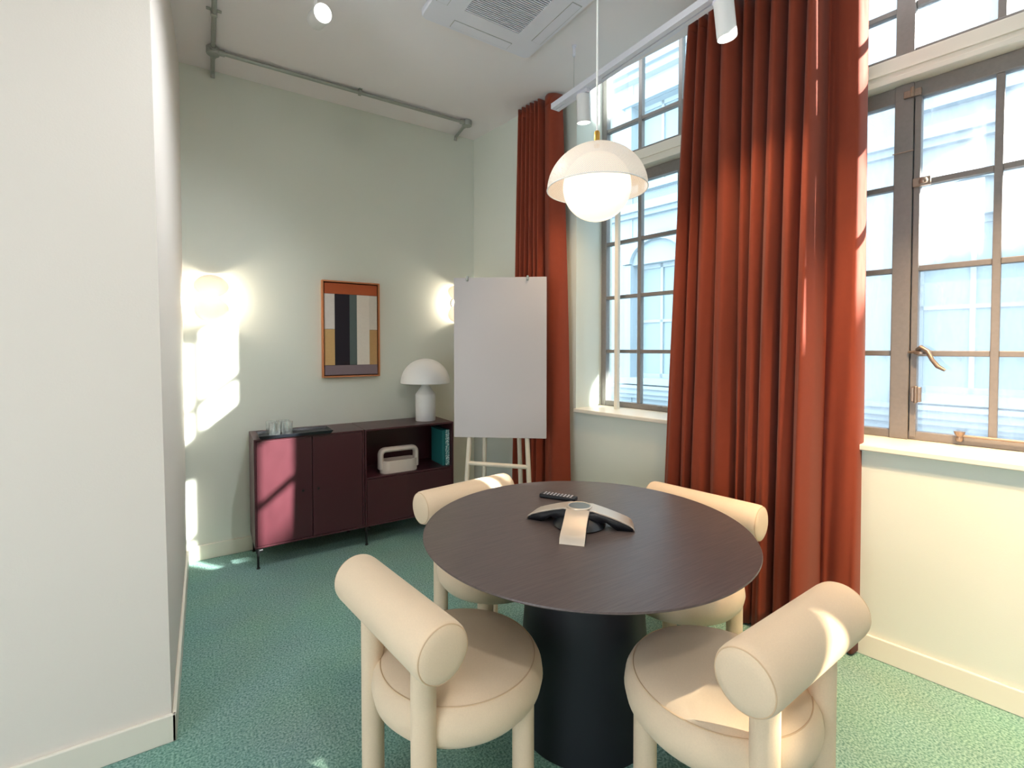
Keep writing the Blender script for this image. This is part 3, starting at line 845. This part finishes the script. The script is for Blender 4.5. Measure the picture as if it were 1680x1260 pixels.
# ------------------------------------------------------------------ pendant lamp over the table
PX, PY = 1.253, 1.357
pd = thing('pendant_lamp', (PX, PY, 2.006), 'pendant lamp with perforated white dome and glowing opal globe over the table', 'pendant lamp')
MB().rod((0, 0, 0.215), (0, 0, ZC - 2.006), 0.0035, n=10).build('cord', M['white'], pd)
MB().lathe([(0.05, ZC - 2.006 - 0.025), (0.052, ZC - 2.006 - 0.02), (0.052, ZC - 2.006)], 32).build('ceiling_rose', M['white'], pd)
MB().lathe([(0.011, 0.160), (0.011, 0.212), (0.008, 0.219), (0.0, 0.219)], 24).build('stem', M['brass'], pd)
pr = []
for i in range(25):
    a_ = math.pi / 2 * i / 24
    pr.append((0.187 * math.cos(a_), 0.168 * math.sin(a_)))
pr[-1] = (0.004, 0.168)
dm = MB().lathe(pr, 96, close=False).build('shade', M['perf'], pd)
uvl = dm.data.uv_layers.new(name='UVMap')
for poly in dm.data.polygons:
    us = []
    for li in poly.loop_indices:
        co = dm.data.vertices[dm.data.loops[li].vertex_index].co
        us.append((math.atan2(co.y, co.x) / (2 * math.pi) % 1.0, math.asin(max(-1, min(1, co.z / 0.168))) / (math.pi / 2), li))
    if max(u[0] for u in us) - min(u[0] for u in us) > 0.5: us = [(u[0] + 1 if u[0] < 0.5 else u[0], u[1], u[2]) for u in us]
    for u, w, li in us: uvl.data[li].uv = (u, w)
MB().ring((0, 0, 0), 0.187, 0.0022, 'z', 96, 8).build('rim', M['white'], pd)
gl = MB()
prof = [(0.127 * math.sin(math.pi * i / 28), -0.127 * math.cos(math.pi * i / 28)) for i in range(29)]
prof[0] = (0.0005, prof[0][1]); prof[-1] = (0.0005, prof[-1][1])
gl.lathe(prof, 56, (0, 0, 0.010), close=False).build('globe', M['globe'], pd)

# ------------------------------------------------------------------ meeting table
TX, TY, TZ, TRD = 1.207, 1.370, 0.735, 0.604
tb = thing('meeting_table', (TX, TY, 0), 'round dark oak meeting table on a black drum pedestal', 'table')
MB().lathe([(0.0, TZ - 0.022), (TRD - 0.05, TZ - 0.022), (TRD - 0.004, TZ - 0.008), (TRD, TZ - 0.004), (TRD - 0.002, TZ), (0.0, TZ)], 128, close=False).build('tabletop', M['tabletop'], tb, angle=25)
MB().lathe([(0.0, 0.0), (0.255, 0.0), (0.258, 0.006), (0.205, TZ - 0.022), (0.0, TZ - 0.022)], 96, close=False).build('pedestal', M['drum'], tb)

# conference phone
hub = Vector((1.196, 1.385, TZ))
ph = thing('conference_phone', hub, 'silver and black three-legged conference phone on the table', 'phone')
tips = [Vector((1.034, 1.239, 0)), Vector((1.320, 1.268, 0)), Vector((1.105, 1.547, 0))]
hh = 0.070
body = MB()
for i, t_ in enumerate(tips):
    d_ = (t_ - Vector((hub.x, hub.y, 0))); L = 0.205; d_ = d_.normalized(); p_ = Vector((-d_.y, d_.x, 0))
    prof = [(0.0, hh, 0.044), (0.05, hh, 0.044), (0.10, hh - 0.014, 0.043), (0.14, hh - 0.027, 0.043), (0.18, hh - 0.042, 0.044), (0.196, hh - 0.052, 0.044), (0.204, hh - 0.069, 0.043)]
    v = []; f = []
    for r_, z_, w_ in prof:
        for sd, dz in ((-1, 0), (1, 0), (1, -0.006), (-1, -0.006)):
            q_ = d_ * r_ + p_ * (w_ * sd)
            v.append((q_.x, q_.y, max(z_ + dz, 0.001)))
    m_ = len(prof)
    for k_ in range(m_ - 1):
        for j in range(4):
            f.append((k_ * 4 + j, k_ * 4 + (j + 1) % 4, (k_ + 1) * 4 + (j + 1) % 4, (k_ + 1) * 4 + j))
    f += [(3, 2, 1, 0), tuple((m_ - 1) * 4 + j for j in range(4))]
    MB().add(v, f).build('leg', M['silver'], ph, bevel=0.002, angle=50)
    # black side cheeks under each leg
    v = []; f = []
    for r_, z_, w_ in prof[:-1]:
        for sd in (-1, 1):
            q_ = d_ * r_ + p_ * (w_ * 0.93 * sd)
            v += [(q_.x, q_.y, max(z_ - 0.0055, 0.002)), (q_.x, q_.y, max(0.001, min(0.034 * max(0, r_ - 0.02) / 0.1, z_ - 0.02) if r_ < 0.12 else 0.001))]
    for k_ in range(len(prof) - 2):
        a4 = k_ * 4; b4 = a4 + 4
        f += [(a4, b4, b4 + 1, a4 + 1), (a4 + 2, a4 + 3, b4 + 3, b4 + 2)]
    MB().add(v, f).build('side_cheek', M['dark_pl'], ph, solid=0.003, angle=50)
MB().lathe([(0.0, 0.001), (0.095, 0.001), (0.10, 0.006), (0.085, 0.026), (0.045, 0.046), (0.0, 0.05)], 48, close=False).build('speaker', M['dark_pl'], ph)
MB().lathe([(0.0, hh - 0.008), (0.046, hh - 0.008), (0.050, hh - 0.003), (0.048, hh + 0.003), (0.043, hh + 0.0045), (0.040, hh + 0.002), (0.0, hh + 0.002)], 48, close=False).build('hub', M['silver'], ph)
MB().lathe([(0.0, hh + 0.0018), (0.0395, hh + 0.0018), (0.0395, hh + 0.0030), (0.0, hh + 0.0030)], 48, close=False).build('display', M['screen'], ph)

# remote control
ra, rb = Vector((1.278, 1.745, 0)), Vector((1.365, 1.600, 0))
rm = thing('remote_control', (ra.x, ra.y, TZ), 'slim black remote control behind the conference phone', 'remote', rz=math.atan2(rb.y - ra.y, rb.x - ra.x))
rl = (rb - ra).length
MB().box(0, rl, -0.022, 0.022, 0.0005, 0.018).build('case', M['dark_pl'], rm, bevel=0.005, seg=3)
for i in range(9):
    for j in range(3):
        x = 0.022 + i * 0.0155; y = -0.013 + j * 0.013
        MB().rod((x, y, 0.0175), (x, y, 0.0198), 0.0042, n=10).build('button', M['button'], rm)

# ------------------------------------------------------------------ chairs
def make_chair(label):
    c = thing('lounge_chair', (0, 0, 0), label, 'chair', group='round upholstered chairs about the table')
    # the sitter faces local +x; seat centre at the origin
    prof = [(0.0, 0.312), (0.14, 0.313), (0.200, 0.320), (0.238, 0.337), (0.259, 0.362), (0.266, 0.392), (0.262, 0.421), (0.252, 0.441), (0.243, 0.4505),
            (0.239, 0.4525), (0.230, 0.4600), (0.160, 0.4740), (0.08, 0.4790), (0.0, 0.4805)]
    st_ = MB().lathe(prof, 72, close=False).build('seat', M['fabric'], c, angle=180)
    MB().ring((0, 0, 0.4528), 0.2400, 0.0019, 'z', 72, 8).build('piping', M['seam'], st_)
    ZB, RB, LB, XB = 0.662, 0.077, 0.264, -0.222
    pr = [(0.0, -LB - 0.006), (0.045, -LB - 0.005), (0.064, -LB - 0.001), (0.071, -LB + 0.004), (0.0755, -LB + 0.012), (RB, -LB + 0.03), (RB, 0), (RB, LB - 0.03), (0.0755, LB - 0.012), (0.071, LB - 0.004), (0.064, LB + 0.001), (0.045, LB + 0.005), (0.0, LB + 0.006)]
    ro = MB().lathe(pr, 56, close=False).build('backrest', M['fabric'], c, angle=180)
    ro.rotation_euler = (math.pi / 2, 0, 0); ro.location = (XB, 0, ZB)
    for sg in (-1, 1):
        MB().ring((0, 0, sg * (LB - 0.004)), 0.0708, 0.0018, 'z', 56, 8).build('piping', M['seam'], ro)
    for sg in (-1, 1):
        MB().rod((XB + 0.005, sg * 0.155, 0.0), (XB + 0.005, sg * 0.155, ZB - 0.03), 0.034, n=28).build('leg', M['fabric'], c)
        MB().rod((0.135, sg * 0.155, 0.0), (0.135, sg * 0.155, 0.37), 0.034, n=28).build('leg', M['fabric'], c)
    return c
ch = make_chair('oatmeal round chair in the left foreground with its back to the camera')
spots_c = [(0.664, 1.345, 8.0, ch, None),
           (1.256, 0.838, 92.6, None, 'oatmeal round chair in the right foreground with a sunlit patch on its seat'),
           (1.125, 1.905, -82.0, None, 'oatmeal round chair behind the table below the easel board'),
           (1.715, 1.338, 190.0, None, 'oatmeal round chair behind the table in front of the broad curtain')]
for x, y, a_, o_, lb in spots_c:
    if o_ is None:
        o_ = copy_tree(ch); o_['label'] = lb
    o_.location = (x, y, 0); o_.rotation_euler = (0, 0, R(a_))
